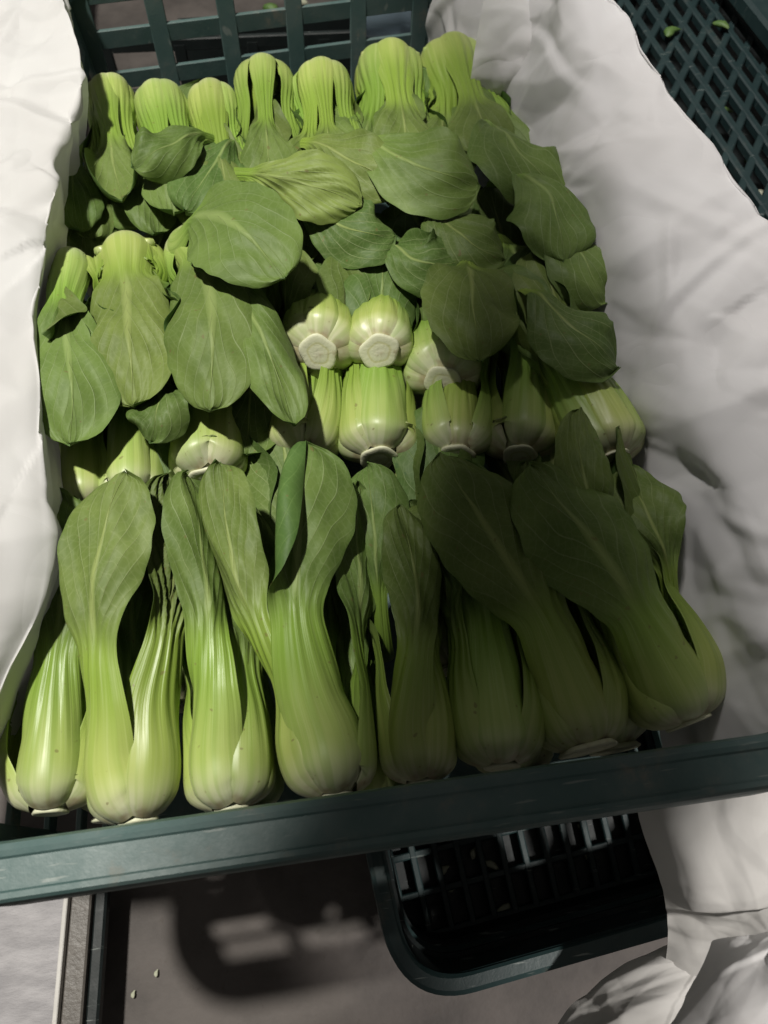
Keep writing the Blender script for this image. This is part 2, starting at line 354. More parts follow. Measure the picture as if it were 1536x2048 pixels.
    gx, gt = np.gradient(outer, axis=1), np.gradient(outer, axis=0)
    sn = nrm(np.cross(gt, gx)); sn *= np.sign(np.sum(sn*N[:, None], -1).mean()+1e-9)
    inner = outer - sn*th_in[..., None]
    ring = np.concatenate([outer, inner[:, ::-1]], 1)                      # closed loop round each row
    K = ring.shape[1]
    a = np.gradient(ring, axis=0); bb = np.roll(ring, -1, 1)-np.roll(ring, 1, 1)
    vn = nrm(np.cross(a, bb)); vn *= np.sign(np.sum(vn[:, :nu]*sn, -1).mean()+1e-9)
    vn[:, 1:nu-1] = sn[:, 1:-1]
    A = {'lu': np.tile(np.r_[u, u[::-1]], (nt, 1)), 'lt': np.tile(tt[:, None], (1, K)), 'blade': np.tile(blade[:, None], (1, K)),
         'inner': np.tile(np.r_[np.zeros(nu), np.ones(nu)], (nt, 1)), 'seed': np.full((nt, K), sd), 'lw': np.tile(w[:, None], (1, K)), 'tone': np.full((nt, K), tone)}
    A['inner'][:, [0, nu-1]] = 0.3
    org = V(*parent.location)
    def piece(name, r0, r1, par):
        n = r1-r0; idx = np.arange(n*K).reshape(n, K)
        i0, i1 = idx[:-1], idx[1:]
        f = np.stack([i0, np.roll(i0, -1, 1), np.roll(i1, -1, 1), i1], -1).reshape(-1, 4)
        # outside faces point along the outer normal
        v = ring[r0:r1].reshape(-1, 3)
        q0 = f[nu//2]; fn = np.cross(v[q0[1]]-v[q0[0]], v[q0[3]]-v[q0[0]])
        if fn@sn[r0, nu//2] < 0: f = f[:, ::-1]
        return mesh_obj(name, v-org, f, M_LEAF, par, attrs={k2: a2[r0:r1] for k2, a2 in A.items()}, normals=vn[r0:r1].reshape(-1, 3))
    cut = int(np.searchsorted(t, tb+0.02))
    stalk = piece('stalk', 0, cut+1, parent)
    piece('leaf_blade', cut, nt, stalk)
    return stalk

def frame(axis):
    a = nrm(axis); s = nrm(np.cross(a, V(0, 0, 1))); n = np.cross(s, a); return a, s, n

def root_end(parent, B, a, s, n, rad, depth=0.0025):
    org = V(*parent.location); prof = [(0.0, 0.0), (0.30, 0.0), (0.50, 0.012), (0.58, 0.05), (0.66, 0.0), (0.88, 0.02), (1.0, 0.16), (1.04, 0.5), (0.9, 1.4)]
    v, rr, m = [], [], 28; ph = RNG.random(3)*6.28
    for r, z in prof:
        for j in range(m):
            an = j/m*2*math.pi; k = 1+0.07*math.sin(2*an+ph[0])+0.05*math.sin(5*an+ph[1])
            v.append(B - a*depth*(1-z) + (s*math.cos(an)+n*math.sin(an))*r*rad*k - org); rr.append(r)
    f = [(i*m+j, i*m+(j+1) % m, (i+1)*m+(j+1) % m, (i+1)*m+j) for i in range(len(prof)-1) for j in range(m)]
    return mesh_obj('root_end', v, f, M_ROOT, parent, attrs={'rr': rr})

def head(label, bpx, npx, zb, zn, R=0.026, L=0.178, leaves=(), group=None, root=0.45):
    """bpx, npx: photo points over the butt and over the neck of the head, on levels zb, zn (top surface)."""
    Bs, Ns = at(*bpx, zb), at(*npx, zn)
    a, s, n = frame(Ns-Bs)
    if Ns[1] < Bs[1]: s, n = s, n
    B = Bs - n*R
    h = empty('bok_choy', B); tag(h, label, 'bok choy', group)
    root_end(h, B, a, s, n, R*root)
    for lf in leaves:
        d = dict(lf); phi = math.radians(d.pop('phi')); r = d.pop('r', 1.0); Lf = d.pop('L', 1.0)*L
        pts = d.pop('pts', None); fl = d.pop('flare', 0.15); droop = d.pop('droop', 0.0); nb = d.pop('n', None); out = d.pop('out', 1.0); yaw = d.pop('yaw', 0.0)
        rad = n*math.cos(phi)+s*math.sin(phi); tan = -n*math.sin(phi)+s*math.cos(phi)
        P = lambda f, k: B + a*f*L + rad*R*k*r + tan*R*yaw*f
        path = [P(-0.006, 0.40), P(0.012, 0.74), P(0.05, 0.98), P(0.14, 1.02*out), P(0.26, 0.98*out)]
        if pts is None:
            path += [B+a*0.42*Lf+rad*R*0.84*r*out+tan*R*yaw*0.5, B+a*0.58*Lf+rad*R*(0.84*r*out+fl*0.6)+tan*R*yaw-V(0, 0, droop*0.15),
                     B+a*0.80*Lf+rad*R*(0.9*r*out+fl*2)+tan*R*yaw*1.5-V(0, 0, droop*0.5), B+a*Lf+rad*R*(0.9*r*out+fl*3)+tan*R*yaw*1.9-V(0, 0, droop)]
        else:
            Q = [at(*p) for p in pts]; f0 = (Q[0]-B)@a/L
            path = path[:4] if f0 > 0.24 else path[:3]
            path += [p for p in Q if (p-B)@a/L > 0.22 or p is not Q[0]]
            path = [path[i] if i in (0, len(path)-1) else path[i]*0.7+(path[i-1]+path[i+1])*0.15 for i in range(len(path))]
        if nb is None: nb = rad
        hint = [(0, rad*0.75-a*0.65), (0.05, rad), (0.34, rad), (0.6, nrm(rad*0.25+np.asarray(nb)*0.75)), (1, nb)]
        d.setdefault('wb', R*1.02)
        build_leaf(h, path, hint, R*(0.55+0.45*r), **d)
    return h

def loose_leaf(label, pts, R=0.012, n=(0, -0.25, 1), **k):
    path = [at(*p) for p in pts]; path[0] = path[0]-V(0, 0, .012)+nrm(path[0]-path[1])*.012; path.insert(0, path[0]-V(0, 0, .018)+nrm(path[0]-path[1])*.008)
    o = empty('bok_choy_leaf', path[0]); tag(o, label, 'leaf')
    k.setdefault('wn', 0.5); k.setdefault('tb', 0.38); k.setdefault('t_off', 0.30)
    build_leaf(o, path, [(0, n), (1, n)], R, thick=0.003, **k)
    return o
CV = lambda x=0, y=-0.3, z=1: nrm(V(x, y, z))
def std(*extra, side=1.0, droop=0.0, inner=True, tone=0.5, top=True):
    """the usual wrap of leaves round a head; extra ones lie over it"""
    l = []
    if inner: l += [dict(phi=45, r=0.55, L=0.95, wb=0.019, droop=droop, flare=0.1, tone=tone), dict(phi=-60, r=0.5, L=0.9, wb=0.018, droop=droop, flare=0.1, tone=tone)]
    l += [dict(phi=98, L=0.97, ws=side, flare=0.1, droop=droop, tone=tone), dict(phi=-98, L=0.95, ws=side, flare=0.1, droop=droop, tone=tone)]
    if top: l.append(dict(phi=8, ws=0.95, droop=droop, tone=tone))
    return l+list(extra)
# ---- front row, butts towards the viewer
UP = CV()
head('bok choy at the left end of the front row, half under white paper', (66, 1608), (104, 1330), -0.030, -0.032, R=0.0245, L=0.175, root=.36, leaves=[
    dict(phi=20, r=0.6, L=0.95, wb=0.02), dict(phi=100, L=0.95, wb=0.022), dict(phi=-85, ws=0.8, out=1.25, L=0.9, wb=0.02),
    dict(phi=5, ws=0.98, pts=[(104, 1330, -.033), (125, 1200, -.03), (140, 1080, -.032), (160, 1000, -.04)], wb=0.024, n=CV(-.4))])
head('front row bok choy with a broad lit leaf standing over two splayed stalks', (250, 1628), (245, 1330), -0.024, -0.026, R=0.027, L=0.185, root=.36, leaves=[
    dict(phi=10, r=0.55, L=0.95, wb=0.02, out=0.9), dict(phi=-110, L=0.9, wb=0.02),
    dict(phi=38, ws=0.92, out=1.15, pts=[(312, 1400, -.026), (338, 1275, -.022), (352, 1120, -.018), (330, 950, -.016)], wb=0.020, n=CV(.75, -.1, .6), curl=(-.5, .6), wave=.004, pucker=.0018, tb=.5),
    dict(phi=-38, ws=0.95, out=1.12, pts=[(190, 1420, -.018), (182, 1300, -.008), (185, 1150, .002), (215, 1020, .006), (252, 945, .004)], wb=0.0275, n=CV(-.15, -.2), kb=.5, tb=.47, wave=.003, tone=.42)])
head('front row bok choy with a narrow folded leaf, one stalk in shade', (450, 1602), (432, 1330), -0.026, -0.028, R=0.0245, L=0.18, root=.36, leaves=[
    dict(phi=-10, r=0.5, L=0.95, wb=0.018), dict(phi=85, L=0.92, wb=0.02), dict(phi=-95, L=0.9, wb=0.02),
    dict(phi=52, ws=0.95, out=1.05, L=0.93, wb=0.02, n=CV(.6)),
    dict(phi=-28, ws=0.97, pts=[(412, 1400, -.02), (415, 1290, -.016), (415, 1150, -.012), (392, 1020, -.012), (372, 945, -.014)], wb=0.021, n=CV(.8, -.1, .55), kb=.5, curl=(0, .8), tb=.48, wave=.004)])
head('front row bok choy with a leaf tip rolled over, brightest of its row', (668, 1570), (628, 1330), -0.020, -0.024, R=0.0275, L=0.185, root=.36, leaves=[
    dict(phi=70, r=0.55, L=0.92, wb=0.02), dict(phi=100, ws=0.85, out=1.15, pts=[(742, 1420, -.036), (722, 1290, -.03), (715, 1130, -.026), (712, 965, -.028)], wb=0.021, n=CV(.5, -.1, .8), tone=.4),
    dict(phi=-62, ws=0.85, out=1.1, pts=[(565, 1385, -.03), (520, 1290, -.02), (478, 1170, -.012), (445, 1040, -.008), (440, 925, -.010)], wb=0.021, n=CV(-.35, -.1), kb=.6, tb=.5, wave=.004, tone=.45),
    dict(phi=2, ws=1.05, pts=[(618, 1380, -.014), (592, 1240, -.006), (590, 1120, .0), (605, 990, .004), (612, 885, .0)], wb=0.034, n=CV(.1, -.1), kb=.5, curl0=.08, curl=(-4.3, 0), tb=.48, wave=.003, tone=.42)])
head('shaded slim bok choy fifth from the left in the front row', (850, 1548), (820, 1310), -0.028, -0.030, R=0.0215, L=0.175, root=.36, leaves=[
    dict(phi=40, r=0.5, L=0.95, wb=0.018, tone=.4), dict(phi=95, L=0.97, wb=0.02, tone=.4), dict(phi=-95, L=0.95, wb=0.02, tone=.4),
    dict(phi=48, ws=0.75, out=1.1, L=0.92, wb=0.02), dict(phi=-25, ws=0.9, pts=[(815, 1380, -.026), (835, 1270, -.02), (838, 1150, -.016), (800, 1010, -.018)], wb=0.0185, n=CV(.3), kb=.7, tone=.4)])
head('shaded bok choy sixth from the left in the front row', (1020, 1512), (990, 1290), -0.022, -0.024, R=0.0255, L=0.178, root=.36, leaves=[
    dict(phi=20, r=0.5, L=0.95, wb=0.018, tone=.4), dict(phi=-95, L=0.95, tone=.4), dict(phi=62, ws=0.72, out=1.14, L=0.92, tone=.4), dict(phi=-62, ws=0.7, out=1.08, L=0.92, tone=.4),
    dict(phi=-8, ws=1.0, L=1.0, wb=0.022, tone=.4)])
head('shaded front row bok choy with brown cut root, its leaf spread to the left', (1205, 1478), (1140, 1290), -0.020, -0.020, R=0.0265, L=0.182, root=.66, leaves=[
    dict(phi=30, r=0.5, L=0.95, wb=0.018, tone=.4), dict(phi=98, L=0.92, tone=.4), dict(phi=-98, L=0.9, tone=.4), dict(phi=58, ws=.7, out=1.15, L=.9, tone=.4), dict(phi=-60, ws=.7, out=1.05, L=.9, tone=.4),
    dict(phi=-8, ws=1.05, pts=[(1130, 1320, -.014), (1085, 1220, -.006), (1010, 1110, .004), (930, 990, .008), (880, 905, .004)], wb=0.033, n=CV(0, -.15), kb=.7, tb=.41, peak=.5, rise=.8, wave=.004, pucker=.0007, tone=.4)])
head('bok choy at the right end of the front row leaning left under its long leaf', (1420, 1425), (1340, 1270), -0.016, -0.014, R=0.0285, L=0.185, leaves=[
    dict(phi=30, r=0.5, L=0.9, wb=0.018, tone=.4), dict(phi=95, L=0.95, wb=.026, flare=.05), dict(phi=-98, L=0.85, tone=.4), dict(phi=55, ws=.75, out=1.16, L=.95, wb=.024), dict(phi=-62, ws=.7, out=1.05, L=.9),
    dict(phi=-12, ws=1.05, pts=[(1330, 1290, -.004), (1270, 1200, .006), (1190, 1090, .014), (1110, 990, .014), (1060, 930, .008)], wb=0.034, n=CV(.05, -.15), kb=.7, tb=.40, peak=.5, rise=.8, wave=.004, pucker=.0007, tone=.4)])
# ---- second row, butts towards the viewer
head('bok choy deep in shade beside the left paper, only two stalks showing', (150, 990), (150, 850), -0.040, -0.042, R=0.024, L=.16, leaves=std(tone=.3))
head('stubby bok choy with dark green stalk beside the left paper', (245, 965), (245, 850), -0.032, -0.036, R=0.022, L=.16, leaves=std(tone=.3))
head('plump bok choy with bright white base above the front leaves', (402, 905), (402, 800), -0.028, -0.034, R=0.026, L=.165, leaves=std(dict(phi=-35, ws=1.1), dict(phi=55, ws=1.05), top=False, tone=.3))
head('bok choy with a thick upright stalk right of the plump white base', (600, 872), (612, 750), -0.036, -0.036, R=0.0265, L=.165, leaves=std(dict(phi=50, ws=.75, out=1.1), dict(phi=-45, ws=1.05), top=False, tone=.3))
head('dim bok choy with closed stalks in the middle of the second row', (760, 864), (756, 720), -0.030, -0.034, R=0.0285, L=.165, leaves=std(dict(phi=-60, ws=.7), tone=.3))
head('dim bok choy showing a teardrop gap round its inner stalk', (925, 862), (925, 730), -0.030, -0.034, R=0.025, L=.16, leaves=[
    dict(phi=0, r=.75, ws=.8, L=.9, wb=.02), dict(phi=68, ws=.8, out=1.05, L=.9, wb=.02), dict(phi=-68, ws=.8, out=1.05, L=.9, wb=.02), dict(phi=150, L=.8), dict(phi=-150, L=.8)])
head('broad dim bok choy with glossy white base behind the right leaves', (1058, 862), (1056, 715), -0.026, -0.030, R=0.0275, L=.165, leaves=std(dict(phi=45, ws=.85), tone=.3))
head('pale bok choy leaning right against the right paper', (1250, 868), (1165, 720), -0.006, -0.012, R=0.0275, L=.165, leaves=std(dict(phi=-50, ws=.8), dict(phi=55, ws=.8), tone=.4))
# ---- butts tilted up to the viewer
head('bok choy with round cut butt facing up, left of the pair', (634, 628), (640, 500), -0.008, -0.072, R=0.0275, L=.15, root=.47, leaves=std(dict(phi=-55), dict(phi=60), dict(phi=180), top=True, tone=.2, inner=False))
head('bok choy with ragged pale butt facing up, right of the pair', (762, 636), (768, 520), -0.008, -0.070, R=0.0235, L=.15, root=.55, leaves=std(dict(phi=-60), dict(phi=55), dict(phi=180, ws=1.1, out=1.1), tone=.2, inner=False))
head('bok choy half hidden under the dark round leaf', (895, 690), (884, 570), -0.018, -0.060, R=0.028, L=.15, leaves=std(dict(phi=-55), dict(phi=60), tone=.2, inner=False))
# ---- third row on the left: leaves hang towards the viewer
head('bok choy tucked against the left paper with a folded yellow stalk and broad leaf', (118, 480), (130, 560), -0.022, -0.012, R=0.021, L=.15, leaves=[
    dict(phi=98, L=.8, tone=.3), dict(phi=-98, L=.8, tone=.3), dict(phi=35, r=.9, ws=.8, L=.75),
    dict(phi=-20, ws=.9, pts=[(125, 590, -.008), (130, 680, .0), (150, 780, .0), (140, 890, -.012)], wb=.029, n=CV(.1, -.4), kb=.5, tb=.40, tone=.62)])
head('bok choy with a smooth yellow-green dome and one crinkled leaf', (238, 445), (250, 560), -0.022, -0.006, R=0.0275, L=.165, leaves=[
    dict(phi=98, L=.8, tone=.3), dict(phi=-98, L=.8, tone=.3), dict(phi=62, r=.88, ws=.9, L=.62, wb=.02, droop=.03), dict(phi=-58, r=.88, ws=.9, L=.62, wb=.02, droop=.03),
    dict(phi=-2, ws=1.0, pts=[(252, 590, -.008), (255, 650, -.002), (262, 730, -.004), (268, 812, -.012)], wb=.031, n=CV(0, -.4), kb=.65, tb=.36, wave=.004, pucker=.0006, rise=.7, tone=.66)])
head('bok choy with two big leaves spread over the middle of the crate', (372, 432), (400, 530), -0.022, -0.006, R=0.024, L=.165, leaves=[
    dict(phi=98, L=.8, tone=.3), dict(phi=-98, L=.8, tone=.3), dict(phi=-40, ws=.8, L=.6),
    dict(phi=12, ws=.8, pts=[(412, 540, .0), (425, 610, .006), (425, 710, .006), (420, 822, -.008)], wb=.036, n=CV(0, -.45), kb=.75, tb=.30, peak=.52, rise=.7, wave=.003, tone=.62),
    dict(phi=75, ws=.7, pts=[(470, 560, -.002), (508, 640, .002), (555, 740, .0), (590, 850, -.012)], wb=.0205, n=CV(.45, -.4), kb=.7, tb=.42, tone=.6),
    dict(phi=35, ws=.7, pts=[(395, 420, .012), (440, 430, .026), (510, 480, .030), (570, 555, .022)], wb=.037, n=CV(.15, -.5), kb=.25, tb=.32, peak=.5, rise=.6, wave=.002, tone=.68)])
# ---- back row along the lattice wall, butts away from the viewer
B = [('leftmost bok choy of the back row, half under the left paper', (205, 132), (222, 300), .0215, [dict(phi=15, ws=.9, pts=[(222, 260, -.02), (225, 330, -.022), (245, 400, -.02)], wb=.026, n=CV(0, -.2), curl=(-1.4, -1.4), kb=-.4, tb=.6), dict(phi=-35, ws=.8), dict(phi=70, ws=.7)]),
     ('second bok choy from the left in the back row', (308, 145), (335, 270), .024, [dict(phi=-35, ws=.65), dict(phi=15, ws=.65), dict(phi=55, ws=.7)]),
     ('third bok choy from the left in the back row, lowest dome', (415, 145), (435, 270), .023, [dict(phi=-55, ws=.6), dict(phi=0, ws=.9), dict(phi=50, ws=.7)]),
     ('back row bok choy with a wet white shine on its crown', (522, 95), (530, 230), .026, [dict(phi=-60, ws=.6, out=1.1), dict(phi=0, ws=.55), dict(phi=55, ws=.6, out=1.1)]),
     ('fifth bok choy from the left in the back row, with split stalks', (642, 102), (660, 240), .0275, [dict(phi=-45, ws=.6), dict(phi=5, ws=.5), dict(phi=40, ws=.5), dict(phi=75, ws=.5, out=1.15)]),
     ('large smooth bok choy second from the right in the back row', (780, 64), (800, 210), .033, [dict(phi=-60, ws=.7), dict(phi=-5, ws=.9), dict(phi=50, ws=.8)]),
     ('rightmost bok choy of the back row leaning right beside the paper', (905, 52), (960, 210), .034, [dict(phi=-50, ws=.7), dict(phi=0, ws=.8), dict(phi=50, ws=.9)])]
for lab, b, n_, R_, ex in B:
    for e in ex: e.setdefault('L', 1.12); e.setdefault('wb', R_*.9); e.setdefault('droop', .03); e.setdefault('tb', .62); e.setdefault('wn', .52); e['ws'] = e['ws']*.9; e.setdefault('n', CV(.5*math.sin(math.radians(e['phi'])), -.3))
    head(lab, b, n_, -0.034, -0.016, R=R_, root=.42, L=.17, leaves=[dict(phi=98, L=.85, droop=.02), dict(phi=-98, L=.85, droop=.02), dict(phi=20, r=.6, L=.9, droop=.02)]+ex)
# ---- single leaves lying over the middle
LL = [('yellow-green crinkled leaf turned underside up in the lit middle', [(470, 330, -.012), (520, 350, -.002), (600, 365, .004), (670, 385, .002), (722, 412, -.006)], dict(wb=.026, tone=1.0, pucker=.0008, wave=.004, n=CV(0, -.8), kb=.5)),
      ('grey-green oval leaf lying right of centre below the back row', [(700, 262, -.020), (740, 285, -.004), (810, 320, .006), (890, 350, .006), (958, 372, -.004)], dict(wb=.034, n=CV(0, -.6), kb=.25, wave=.001, tone=.62)),
      ('smaller grey-green leaf tucked under the oval one', [(590, 268, -.025), (630, 285, -.012), (700, 320, -.004), (770, 355, -.006), (805, 378, -.012)], dict(wb=.026, n=CV(-.1, -.6), kb=.3, tone=.62)),
      ('dull curled leaf lying across the left of the back row', [(415, 262, -.012), (390, 268, -.006), (340, 290, .0), (300, 310, .0), (265, 335, -.006)], dict(wb=.024, n=CV(-.1, -.6), kb=.8, wave=.004)),
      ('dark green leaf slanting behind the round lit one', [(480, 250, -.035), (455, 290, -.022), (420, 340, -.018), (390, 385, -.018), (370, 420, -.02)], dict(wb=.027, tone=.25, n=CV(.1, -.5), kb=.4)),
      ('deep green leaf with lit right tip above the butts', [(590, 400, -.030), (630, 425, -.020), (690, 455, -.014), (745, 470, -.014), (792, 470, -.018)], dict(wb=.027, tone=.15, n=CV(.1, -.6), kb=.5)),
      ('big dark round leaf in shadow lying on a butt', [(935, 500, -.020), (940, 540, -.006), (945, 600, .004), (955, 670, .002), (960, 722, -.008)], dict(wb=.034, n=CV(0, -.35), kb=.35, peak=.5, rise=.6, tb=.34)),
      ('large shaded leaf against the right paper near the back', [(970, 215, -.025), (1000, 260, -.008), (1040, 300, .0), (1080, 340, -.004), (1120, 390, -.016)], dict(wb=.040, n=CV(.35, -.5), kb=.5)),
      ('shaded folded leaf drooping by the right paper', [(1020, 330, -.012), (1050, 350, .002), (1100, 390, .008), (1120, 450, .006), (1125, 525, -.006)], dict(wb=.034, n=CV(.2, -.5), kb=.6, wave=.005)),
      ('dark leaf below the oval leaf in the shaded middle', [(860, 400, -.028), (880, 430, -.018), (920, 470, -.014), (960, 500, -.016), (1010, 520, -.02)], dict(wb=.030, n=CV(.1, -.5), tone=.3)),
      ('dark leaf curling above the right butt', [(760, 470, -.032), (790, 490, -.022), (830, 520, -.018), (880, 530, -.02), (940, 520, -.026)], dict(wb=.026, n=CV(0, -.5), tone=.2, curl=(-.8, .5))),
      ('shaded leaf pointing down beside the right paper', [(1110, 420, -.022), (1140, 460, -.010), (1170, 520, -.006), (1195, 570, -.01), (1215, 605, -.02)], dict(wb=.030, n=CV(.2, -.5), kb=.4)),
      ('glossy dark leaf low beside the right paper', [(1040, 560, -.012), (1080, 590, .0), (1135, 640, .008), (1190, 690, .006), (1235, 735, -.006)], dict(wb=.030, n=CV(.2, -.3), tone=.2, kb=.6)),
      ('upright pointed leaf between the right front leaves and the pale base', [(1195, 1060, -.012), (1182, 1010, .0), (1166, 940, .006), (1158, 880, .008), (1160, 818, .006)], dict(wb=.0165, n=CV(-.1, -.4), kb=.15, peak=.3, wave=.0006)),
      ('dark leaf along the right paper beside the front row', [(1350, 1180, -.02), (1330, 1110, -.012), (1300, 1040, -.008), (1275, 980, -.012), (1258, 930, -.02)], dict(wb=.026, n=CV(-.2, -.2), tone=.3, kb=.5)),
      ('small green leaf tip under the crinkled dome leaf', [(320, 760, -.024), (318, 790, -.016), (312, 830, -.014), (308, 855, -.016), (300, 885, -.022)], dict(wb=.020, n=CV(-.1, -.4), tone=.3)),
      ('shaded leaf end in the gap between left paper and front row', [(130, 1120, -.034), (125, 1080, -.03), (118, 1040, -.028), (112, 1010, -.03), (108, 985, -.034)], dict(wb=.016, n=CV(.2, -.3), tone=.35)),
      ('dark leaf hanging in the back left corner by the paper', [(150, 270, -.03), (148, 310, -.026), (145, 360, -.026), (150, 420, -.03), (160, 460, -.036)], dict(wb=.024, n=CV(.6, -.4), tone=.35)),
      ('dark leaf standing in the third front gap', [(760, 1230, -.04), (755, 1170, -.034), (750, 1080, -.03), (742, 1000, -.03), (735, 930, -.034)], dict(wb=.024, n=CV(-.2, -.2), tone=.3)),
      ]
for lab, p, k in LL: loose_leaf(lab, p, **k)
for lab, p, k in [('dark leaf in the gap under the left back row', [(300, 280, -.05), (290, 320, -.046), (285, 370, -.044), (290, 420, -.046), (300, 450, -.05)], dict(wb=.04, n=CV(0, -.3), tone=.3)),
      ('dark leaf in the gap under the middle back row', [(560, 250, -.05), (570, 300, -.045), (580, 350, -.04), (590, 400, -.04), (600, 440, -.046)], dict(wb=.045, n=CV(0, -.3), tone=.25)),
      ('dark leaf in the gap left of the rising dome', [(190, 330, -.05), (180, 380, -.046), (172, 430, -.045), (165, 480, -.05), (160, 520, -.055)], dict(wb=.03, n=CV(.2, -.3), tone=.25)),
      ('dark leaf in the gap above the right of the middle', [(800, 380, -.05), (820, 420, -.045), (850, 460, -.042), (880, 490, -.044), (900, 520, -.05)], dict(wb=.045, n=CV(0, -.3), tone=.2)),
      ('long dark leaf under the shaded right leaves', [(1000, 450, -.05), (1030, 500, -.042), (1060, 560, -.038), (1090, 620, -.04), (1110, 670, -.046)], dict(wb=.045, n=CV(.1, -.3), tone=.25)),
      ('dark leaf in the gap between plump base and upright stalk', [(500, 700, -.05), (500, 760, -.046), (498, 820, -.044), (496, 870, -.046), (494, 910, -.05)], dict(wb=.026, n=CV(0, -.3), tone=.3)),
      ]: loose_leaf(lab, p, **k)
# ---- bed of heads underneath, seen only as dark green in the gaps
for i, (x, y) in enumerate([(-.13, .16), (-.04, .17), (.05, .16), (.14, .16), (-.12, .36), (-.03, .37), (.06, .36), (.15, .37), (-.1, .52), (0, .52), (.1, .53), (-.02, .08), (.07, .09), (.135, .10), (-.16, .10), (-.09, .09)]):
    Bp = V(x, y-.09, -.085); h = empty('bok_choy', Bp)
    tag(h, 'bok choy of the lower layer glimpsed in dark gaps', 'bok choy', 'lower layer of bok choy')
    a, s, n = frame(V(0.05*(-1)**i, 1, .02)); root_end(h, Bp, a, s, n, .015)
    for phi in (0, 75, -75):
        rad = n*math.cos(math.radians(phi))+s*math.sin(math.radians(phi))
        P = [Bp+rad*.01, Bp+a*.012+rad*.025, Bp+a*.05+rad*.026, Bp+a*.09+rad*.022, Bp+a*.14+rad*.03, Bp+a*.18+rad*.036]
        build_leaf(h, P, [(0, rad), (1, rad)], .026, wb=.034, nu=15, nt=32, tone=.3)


# ------------------------------------------------------------------ ground
FZ = -0.36
fl = mesh_obj('floor', [(-4, -3, FZ), (4, -3, FZ), (4, 5, FZ), (-4, 5, FZ)], [(0, 1, 2, 3)], M_FLOOR, smooth=False); structure(fl)

# ------------------------------------------------------------------ main crate
crate = empty('plastic_crate', (0, 0.33, -0.22)); tag(crate, 'dark green plastic crate holding the rows of bok choy', 'crate')
FLc, FRc, BRc, BLc = V(-.217, -.006, 0), V(.208, -.006, 0), V(.205, .760, 0), V(-.205, .705, 0)
def round_quad(P, r, n=7):
    out = []
    for i in range(4):
        p, a, b = P[i], nrm(P[i-1]-P[i]), nrm(P[(i+1) % 4]-P[i])
        for k in range(n):
            s = k/(n-1); out.append((1-s)**2*(p+a*r)+2*s*(1-s)*p+s*s*(p+b*r))
    return out
rim_path = round_quad([FLc, FRc, BRc, BLc], .028, 14)
# flange: across is to the right of travel, i.e. outwards for an anticlockwise path
RIM = [(-.0035, -.004), (-.002, 0), (.001, .0012), (.0035, .0006), (.0045, -.0006), (.0175, -.0006), (.0185, .0010), (.0210, .0010), (.0224, -.0008), (.0234, -.005), (.0234, -.030), (.0206, -.030), (.0200, -.006), (.001, -.005), (-.0005, -.02), (-.0035, -.02)]
sweep('rim', rim_path, RIM, M_GREEN, crate, closed=True, smooth=False)
def wall(P0, P1, lean, cols, rows, skip=0, z1=-.021, z0=-.215, wv=.0115, wh=.012, mat_=M_GREEN, parent=crate, th=.004, vname='upright_bar', hname='cross_bar'):
    out = nrm(np.cross(P1-P0, V(0, 0, 1)))
    pt = lambda s, z: P0+(P1-P0)*s+V(0, 0, z)-out*lean*(-z)/.2
    for i in range(cols+1):
        s = i/cols; beam(vname, pt(s, z1), pt(s, z0), wv, th, mat_, parent, up=out)
    for j in range(rows+1):
        z = z1+(z0-z1)*j/rows; beam(hname, pt(0, z)+out*.0006, pt(1, z)+out*.0006, wh, th, mat_, parent, up=out)
wall(BRc+V(-.01, 0, 0), BLc+V(.01, 0, 0), .012, 6, 5, wv=.017, wh=.017)
wall(FLc+V(.012, 0, 0), FRc+V(-.012, 0, 0), .012, 7, 4)
wall(BLc+V(0, -.012, 0), FLc+V(0, .012, 0), .012, 11, 4)
wall(FRc+V(0, .012, 0), BRc+V(0, -.012, 0), .012, 11, 4)
q = [V(-.19, .012, -.218), V(.19, .012, -.218), V(.19, .74, -.218), V(-.19, .69, -.218)]
mesh_obj('bottom', [p-V(*crate.location) for p in q]+[p-V(0, 0, .004)-V(*crate.location) for p in q], [(0, 1, 2, 3), (4, 7, 6, 5), (0, 4, 5, 1), (1, 5, 6, 2), (2, 6, 7, 3), (3, 7, 4, 0)], M_GREEN, crate, smooth=False)

# ------------------------------------------------------------------ paper
def creases(A, B_, seed, n, amp, size):
    """sharp folds: tent ridges along random short lines plus soft swells"""
    rg = np.random.default_rng(seed); h = np.zeros_like(A)
    for _ in range(n):
        a0, b0 = rg.uniform(A.min(), A.max()), rg.uniform(B_.min(), B_.max()); th = rg.uniform(0, math.pi); ln = rg.uniform(.25, 1.1)*size*2.2; wd = rg.uniform(.10, .42)*size
        x = (A-a0)*math.cos(th)+(B_-b0)*math.sin(th); y = -(A-a0)*math.sin(th)+(B_-b0)*math.cos(th)
        y = y + 0.25*wd*np.sin(x/size*3+rg.uniform(0, 6))
        tent = np.clip(1-np.abs(y)/(wd*np.where(y > 0, 1, rg.uniform(.4, 1.4))), 0, 1)
        h += rg.choice([-1, 1], p=[.35, .65])*amp*rg.uniform(.3, 1)*tent*np.clip(1-(x/ln)**2, 0, 1)**1.5
    return h
